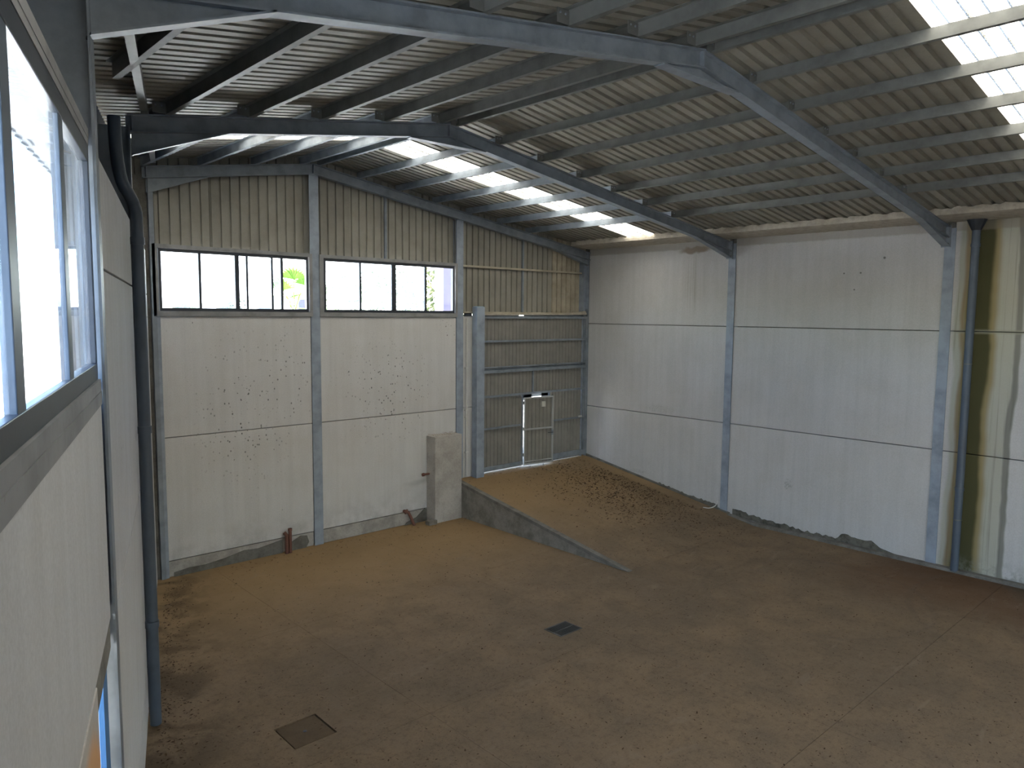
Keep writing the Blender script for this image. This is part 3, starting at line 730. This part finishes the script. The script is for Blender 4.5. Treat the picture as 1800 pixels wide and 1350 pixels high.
# plastered block beside the ramp foot
bl = thing('plastered_pier', (5.45, -.16, 0), 'low plastered masonry pier between the gate ramp and gable wall', 'pier')
MB().box(5.09, 5.78, -.30, -.005, -.01, 1.775).build('pier_body', BLOCKM, bl, bevel=.012)
b = MB(); random.seed(3)
for k in range(60):
    x, y = random.uniform(5.1, 5.76), random.uniform(-.29, -.02); a = random.uniform(0, 3.1); l = random.uniform(.02, .08); z = 1.777+random.uniform(0, .02)
    dx, dy = math.cos(a)*l, math.sin(a)*l; b.add([(x, y, z), (x+dx, y+dy, z+.012), (x+dx+.01, y+dy+.01, z+.012), (x+.01, y+.01, z)], [(0, 1, 2, 3)])
tag(b.build('dry_twigs', STRAW), 'dry twigs and straw lying on top of the plastered pier', 'litter', kind='stuff')
sb = tag(MB().box(4.90, 5.10, -.36, -.22, 0, .09).build('stone_block', ROUGHC, None, bevel=.008), 'small grey stone block on the floor at the foot of the plastered pier', 'block')

# ============================================================ PIPES
def pipe(name, path, r, label, mat, collars=(), n=14):
    p = thing(name, path[0], label, 'pipe'); MB().tube(path, r, n).build('pipe_tube', mat, p, smooth=True)
    for a, c in collars: MB().tube([a, c], r*1.16, n).build('pipe_collar', mat, p, smooth=True)
    return p
def arc(p0, p1, p2, n=6):
    P0, P1, P2 = Vector(p0), Vector(p1), Vector(p2)
    return [P0*(1-t)**2+P1*2*t*(1-t)+P2*t*t for t in [i/n for i in range(n+1)]]
q = Vector((-1.535, -4.37, 0)); out_ = LW(0, -1, 0)-LW(0, 0, 0); al = LW(-1, 0, 0)-LW(0, 0, 0)
top = q+Vector((0, 0, 5.16)); k1 = q+Vector((0, 0, 5.30)); k2 = q+out_*.09+al*.12+Vector((0, 0, 5.42)); e = q+out_*.15+al*.2+Vector((0, 0, 5.55)); e2 = e+Vector((0, 0, .5))
lp = pipe('down_pipe', [q+Vector((0, 0, .02)), top]+arc(top, k1, k2)[1:]+arc(k2, e, e2)[1:], .056, 'dark blue-grey down pipe against the left wall with an elbow at its top', PIPEM,
     [(q+Vector((0, 0, z)), q+Vector((0, 0, z+.07))) for z in (1.05, 3.05, 4.9)])
MB().tube([q+Vector((-.03, .05, 4.2)), q+Vector((.09, .11, 4.2))], .008, 6).build('pipe_clip', GALV, lp)
q = Vector((9.905, -8.335, 0))
rp = pipe('down_pipe', [q+Vector((0, 0, .03)), q+Vector((0, 0, 5.55)), q+Vector((0, 0, 5.72))]+arc(q+Vector((0, 0, 5.72)), q+Vector((0, 0, 5.8)), q+Vector((-.03, 0, 5.86)))[1:], .062, 'blue-grey down pipe on the stained part of the right wall', PIPEM,
     [(q+Vector((0, 0, z)), q+Vector((0, 0, z+.05))) for z in (1.4, 5.4)])
for z in (.9, 3.5): MB().tube([q+Vector((0, 0, z)), q+Vector((0, 0, z+.015))], .068, 14).build('pipe_clip', GALV, rp)
MB().tube([q+Vector((0, 0, 5.66)), q+Vector((0, 0, 5.83))], [.07, .15], 12).build('outlet_funnel', FRAME, rp)
r1 = thing('rusty_pipe_stub', (2.0, -.09, 0), 'pair of short rusty pipe stubs standing at the foot of the gable', 'pipe')
MB().tube(arc((1.985, -.09, 0), (1.985, -.09, .2), (1.985, -.09, .33), 3)+[(1.95, -.07, .38)], .032, 10).build('stub_tube', RUST, r1, smooth=True)
MB().tube([(2.05, -.09, 0), (2.05, -.09, .40)], .03, 10).build('stub_tube', RUST, r1, smooth=True)
MB().tube([(2.05, -.09, .40), (2.05, -.09, .44)], .037, 10).build('stub_cap', RUST, r1, smooth=True)
r2 = thing('rusty_elbow_pipe', (4.65, -.1, 0), 'rusty pipe with an elbow leaning at the gable foot beside the pier', 'pipe')
MB().tube([(4.70, -.12, 0), (4.62, -.1, .20), (4.58, -.09, .28), (4.54, -.05, .30), (4.53, .02, .30)], .03, 10).build('elbow_tube', RUST, r2, smooth=True)
MB().tube([(4.55, -.085, .27), (4.53, -.06, .33)], .045, 10).build('elbow_collar', RUST, r2, smooth=True)
r3 = thing('rusty_stub_valve', (5.0, -.08, 1.0), 'small rusty pipe stub poking sideways from the plastered pier', 'pipe')
MB().tube([(5.1, -.1, 1.0), (4.93, -.1, 1.0)], .022, 8).build('stub_tube', RUST, r3, smooth=True)
MB().tube([(4.96, -.1, 1.0), (4.92, -.1, 1.0)], .034, 8).build('stub_cap', RUST, r3, smooth=True)
c = thing('white_cable', (9.9, -3.7, .2), 'short white cable curling out at the foot of the middle right column', 'cable')
MB().tube(arc((9.95, -3.78, .34), (9.93, -3.78, .2), (9.80, -3.66, .18), 8)+[Vector((9.72, -3.58, .195))], .010, 6).build('cable', WHITEP, c, smooth=True)

# ============================================================ FLOOR FITTINGS
dg = thing('floor_drain', (3.345, -5.525, 0), 'rectangular slotted metal drain grate set in the floor', 'drain')
MB().box(3.13, 3.56, -5.69, -5.36, -.055, -.05).build('drain_pit', TYRE, dg)
b = MB(); x0, x1, y0, y1 = 3.135, 3.555, -5.685, -5.365
for q_ in ((x0, x1, y0, y0+.016), (x0, x1, y1-.016, y1), (x0, x0+.016, y0+.016, y1-.016), (x1-.016, x1, y0+.016, y1-.016)): b.box(*q_, -.04, .002)
b.build('drain_frame', DRAINM, dg)
for k in range(13):
    x = x0+.03+k*(x1-x0-.06)/12; MB().box(x-.004, x+.004, y0+.016, y1-.016, -.03, .0).build('drain_bar', DRAINM, dg)
MB().box(x0+.016, x1-.016, -5.53, -5.52, -.03, .001).build('drain_crossbar', DRAINM, dg)
ht = thing('hatch_cover', (-.44, -5.48, 0), 'square concrete inspection cover sunk in the floor near the left wall', 'cover')
MB().box(-.655, -.22, -5.705, -5.265, -.045, -.006).build('cover_plate', HATCH, ht, bevel=.004)
MB().tube([(-.44, -5.48, -.006), (-.44, -5.48, -.002)], .02, 10).build('cover_grip', FRAME, ht)

# leaf litter
def litter(name, N, fn, size, mat, label, seed):
    random.seed(seed); b = MB(); c = 0
    while c < N:
        x, y = fn()
        if x*CP-y*SP < -.05 or x > 9.85 or y > -.05: continue
        z = ground(x, y)+.004; a = random.uniform(0, 6.28); l = random.uniform(*size); w_ = l*random.uniform(.25, .6); t = random.uniform(.1, .45)*l
        dx, dy = math.cos(a), math.sin(a); up_ = Vector((0, 0, 1))
        P = [Vector((x, y, z))+Vector((dx*u-dy*v, dy*u+dx*v, h)) for u, v, h in ((-l, 0, 0), (0, -w_, t*.3), (l, 0, t), (0, w_, t*.6))]
        b.add(P, [(0, 1, 2, 3)]); c += 1
    return tag(b.build(name, mat), label, 'leaves', kind='stuff')
g = random.gauss; u = random.uniform
litter('leaf_litter', 3600, lambda: (9.6-abs(g(0, 1.15)), -2.0+g(0, 1.3)), (.01, .034), LITTER, 'dark dry leaves scattered over the ramp along the right wall', 21)
litter('floor_debris', 5200, lambda: (u(-3.5, 9.8), u(-11.5, -.1)), (.006, .02), LITTER, 'small dark leaves and crumbs scattered across the floor', 22)
def alongleft():
    s = u(-9, -.2); o = abs(g(0, .22)); p = LW(s, o-.1, 0); return p.x, p.y
litter('wall_foot_debris', 1100, alongleft, (.006, .025), LITTER, 'dark dirt and leaf crumbs along the foot of the left wall', 23)
litter('sand_flakes', 260, lambda: (u(.3, 9.6), -.12-abs(g(0, .35))), (.012, .035), STRAW, 'brown straw and flakes along the foot of the gable', 24)

# ============================================================ OUTSIDE
gd = struct('ground')
b = MB(); b.add([LW(-60, -.2, -.05), LW(0, -.2, -.05), LW(0, -70, -.05), LW(-60, -70, -.05)], [(0, 1, 2, 3)])
b.build('yard_left', YARD, gd)
b = MB(); b.add([(-40, .2, .70), (60, .2, .70), (60, 90, .70), (-40, 90, .70)], [(0, 1, 2, 3)]); b.add([(-40, .2, .70), (-.3, .2, .70), (-.3, .2, -.05), (-40, .2, -.05)], [(0, 1, 2, 3)])
b.build('yard_front', PALEY, gd)
def tree(x, y, h, r, label, grp, seed, z0=.70, mat=LEAF, N=900):
    random.seed(seed); t = thing('tree', (x, y, z0), label, 'tree', grp)
    MB().tube([(x, y, z0), (x+.1, y, z0+h*.4), (x-.05, y+.1, z0+h*.75)], [.14, .1, .05], 8).build('trunk', BARK, t)
    b = MB()
    for k in range(7):
        a = random.uniform(0, 6.28); rr = random.uniform(.3, .8)*r
        b.tube([(x, y, z0+h*random.uniform(.25, .45)), (x+math.cos(a)*rr, y+math.sin(a)*rr, z0+h*random.uniform(.6, .85))], [.05, .015], 5)
    b.build('branch', BARK, t)
    b = MB(); C = [(random.gauss(0, .45)*r, random.gauss(0, .45)*r, random.uniform(.45, .92)*h) for _ in range(14)]
    for k in range(N):
        c = random.choice(C); p = Vector((x+c[0]+random.gauss(0, .24)*r, y+c[1]+random.gauss(0, .24)*r, z0+c[2]+random.gauss(0, .16)*r))
        s_ = random.uniform(.06, .13); n_ = Vector((random.gauss(0, 1), random.gauss(0, 1), random.gauss(0, 1))).normalized(); a = n_.orthogonal().normalized()*s_; c2 = n_.cross(a).normalized()*s_*.5
        b.add([p-a, p-c2, p+a, p+c2], [(0, 1, 2, 3)])
    f_ = b.build('foliage', mat, t); f_['kind'] = 'stuff'
# rays: the far gable windows look out towards +x +y
def at(u_, v_, D):                                          # point on the sight line, D units from the camera
    d = fwd*1+rt2*((u_-900)/FPX)-up2*((v_-675)/FPX); return CAMP+d*D
for i, (u_, D, h, r, lb) in enumerate(((325, 36, 4.2, 1.2, 'small pale tree beyond the first pane of the left gable window'), (408, 34, 4.4, 1.0, 'small tree beside the white house, seen through the left gable window'),
        (620, 30, 5.4, 2.6, 'spreading tree behind the parked car, through the right gable window'), (672, 33, 5.6, 2.4, 'tree with bare-looking boughs beyond the middle of the right gable window'),
        (722, 30, 5.6, 2.0, 'dense round tree beyond the third pane of the right gable window'), (772, 26, 5.6, 1.8, 'yellow-green tree beyond the open end of the right gable window'))):
    p = at(u_, 520, D); tree(p.x, p.y, h*1.0, r*.62, lb, 'trees beyond the gable windows', 40+i)
pp = at(514, 520, 17.6)
pm = thing('fan_palm', (pp.x, pp.y, .70), 'fan palm with bright green leaves outside the open end of the left gable window', 'palm')
MB().tube([(pp.x, pp.y, .70), (pp.x+.05, pp.y, 3.95)], [.16, .12], 10).build('trunk', BARK, pm)
random.seed(9)
for k in range(13):
    a = k*2.4; el = random.uniform(-.3, 1.1); ln = random.uniform(.7, 1.1)
    d = Vector((math.cos(a)*math.cos(el), math.sin(a)*math.cos(el), math.sin(el))); o0 = Vector((pp.x+.05, pp.y, 3.95+random.uniform(0, .6)))
    e = o0+d*ln; st = MB().tube([o0, o0+d*ln*.5+Vector((0, 0, .05)), e], .012, 5).build('leaf_stalk', PALML, pm)
    sd_ = d.cross(Vector((0, 0, 1))).normalized(); b = MB(); up_ = sd_.cross(d)
    for j in range(13):
        th = (j-6)/6*1.25; q = d*math.cos(th)+sd_*math.sin(th); L_ = .5*(1-.12*abs(j-6)/6)
        w_ = q.cross(up_).normalized()*.028
        b.add([e, e+q*L_*.55-w_, e+q*L_+Vector((0, 0, -.06)), e+q*L_*.55+w_], [(0, 1, 2, 3)])
    b.build('leaf_fan', PALML, pm)
# parked car
cp = at(592, 545, 26); cz = .70
car = thing('parked_car', (cp.x, cp.y, cz), 'silver car parked outside, low behind the right gable window', 'car')
A = YAW+.2; cx_, sx_ = math.cos(-A), math.sin(-A)
def cr(x, y, z): return (cp.x+x*cx_-y*sx_, cp.y+x*sx_+y*cx_, cz+z)
def cprism(P, w0, w1, nm, mt, bev=0): 
    a = [cr(x, w0, z) for x, z in P]; c = [cr(x, w1, z) for x, z in P]; n = len(P)
    return MB().add(a+c, [tuple(range(n)), tuple(range(n, 2*n))]+[(i, (i+1) % n, n+(i+1) % n, n+i) for i in range(n)]).build(nm, mt, car, bevel=bev)
cprism([(-1.65, .25), (-1.6, .72), (-1.5, .78), (.75, .80), (1.6, .66), (1.7, .45), (1.65, .22)], -.68, .68, 'body', CARP, .05)
cprism([(-1.5, .78), (-1.3, 1.18), (-1.1, 1.25), (.15, 1.22), (.75, .80)], -.58, .58, 'cabin', CARG, .04)
cprism([(-1.25, 1.2), (-1.1, 1.27), (.1, 1.25), (.2, 1.19)], -.56, .56, 'car_roof', CARP, .03)
for x in (-1.05, 1.05):
    for y in (-.68, .58): MB().tube([cr(x, y, .27), cr(x, y+.1, .27)], .27, 16).build('wheel', TYRE, car)
# white house with dark windows beyond the left gable window
def house(c, w_, d_, h_, label, nm='neighbour_house', rows=2, mat=WALLW, ang=0., z0=.7, win=True):
    h = thing(nm, (c[0], c[1], z0), label, 'building'); ca, sa = math.cos(ang), math.sin(ang)
    def tr(x, y, z): return (c[0]+x*ca-y*sa, c[1]+x*sa+y*ca, z0+z)
    def bx(x0, x1, y0, y1, za, zb, n_, mt, par=h):
        return MB().hexa([tr(x0, y0, za), tr(x1, y0, za), tr(x1, y1, za), tr(x0, y1, za), tr(x0, y0, zb), tr(x1, y0, zb), tr(x1, y1, zb), tr(x0, y1, zb)]).build(n_, mt, par)
    bx(-w_/2, w_/2, 0, d_, 0, h_, 'wall', mat); bx(-w_/2-.2, w_/2+.2, -.2, d_+.2, h_, h_+.18, 'roof_slab', TILE if mat is WALLW else mat)
    if win:
        n = max(2, int(w_/2.2))
        for k in range(n):
            x = -w_/2+(k+.5)*w_/n
            for r_ in range(rows):
                f_ = bx(x-.45, x+.45, -.03, .02, 1.+r_*2.4, 2.1+r_*2.4, 'window', FRAME); bx(x-.38, x+.38, -.05, -.03, 1.07+r_*2.4, 2.03+r_*2.4, 'pane', CARG, f_)
    return h
hp = at(395, 520, 42); house((hp.x, hp.y), 11, 8, 6.2, 'white flat-roofed house with dark windows beyond the left gable window', ang=-YAW+.25)
# lilac porch pillar close outside the open end of the right gable window
pl = at(797, 515, 15.4)
tg = thing('porch_pillar', (pl.x, pl.y, .7), 'lilac rendered pillar just outside the right end of the right gable window', 'pillar')
MB().box(5.87, 6.15, .45, .75, .70, 5.9).build('pillar_shaft', LILAC, tg); MB().box(5.79, 6.19, .41, .79, 5.9, 6.0).build('pillar_cap', LILAC, tg)
# flat grey canopy, added to shade the ground below the left windows
cnp = thing('added_canopy', LW(-12.5, -3, 0), 'added flat grey canopy outside, shading the ground below the nearest left window', 'canopy')
MB().lbox(-17.2, -8.5, -6.4, -.36, 3.22, 3.32).build('added_canopy_slab', WHITER, cnp)
for s_ in (-17, -12.8, -8.7): MB().lbox(s_-.08, s_+.08, -6.3, -6.14, -.05, 3.22).build('added_canopy_post', STEEL_L, cnp)
# orange low wall seen through the door opening under the nearest window
ow = LW(-6.2, -2.2, 0)
og = thing('orange_wall', ow, 'orange rendered garden wall seen through the opening below the left window', 'wall')
MB().lbox(-10.5, -3.0, -2.6, -2.4, -.05, 1.7).build('wall_body', ORANGE, og); MB().lbox(-10.55, -2.95, -2.65, -2.35, 1.7, 1.78).build('wall_coping', BLOCKM, og)
nh = LW(6, -14, 0)
house((nh.x, nh.y), 14, 6, 4.6, 'white workshop across the yard, faint through the nearest left window', 'neighbour_workshop', 1, WALLW, math.radians(90)-PH, -.05)

# ------------------------------------------------------------ light portals in the windows and the added openings
def portal(c, ux, uy, sx, sy):
    l = bpy.data.lights.new('opening_portal', 'AREA'); l.shape = 'RECTANGLE'; l.size = sx*S; l.size_y = sy*S; l.cycles.is_portal = True
    o = bpy.data.objects.new('opening_portal', l); COL.objects.link(o)
    ux, uy = Vector(ux).normalized(), Vector(uy).normalized(); n_ = ux.cross(uy)
    mm = Matrix((ux, uy, n_)).transposed().to_4x4(); mm.translation = Vector(c)*S; o.matrix_world = mm
portal((1.27, .13, 4.74), (1, 0, 0), (0, 0, 1), 2.5, 1.0); portal((4.32, .13, 4.74), (1, 0, 0), (0, 0, 1), 3.0, 1.0)
tl = (SP, CP, 0)
for s0, s1 in ((SC0+.1, SC1-.12), (-17, SC0-.12)):
    portal(LW((s0+s1)/2, -.3, 4.48), (-SP, -CP, 0), (0, 0, 1), abs(s1-s0), 1.15)
portal((3.8, -16.2, 1.35), (-1, 0, 0), (0, 0, 1), 2.0, 2.7)
portal(LW(-14.0, -.3, 1.3), (-SP, -CP, 0), (0, 0, 1), 2.7, 2.6)
for o in bpy.data.objects:
    if '_o' in o: del o['_o']
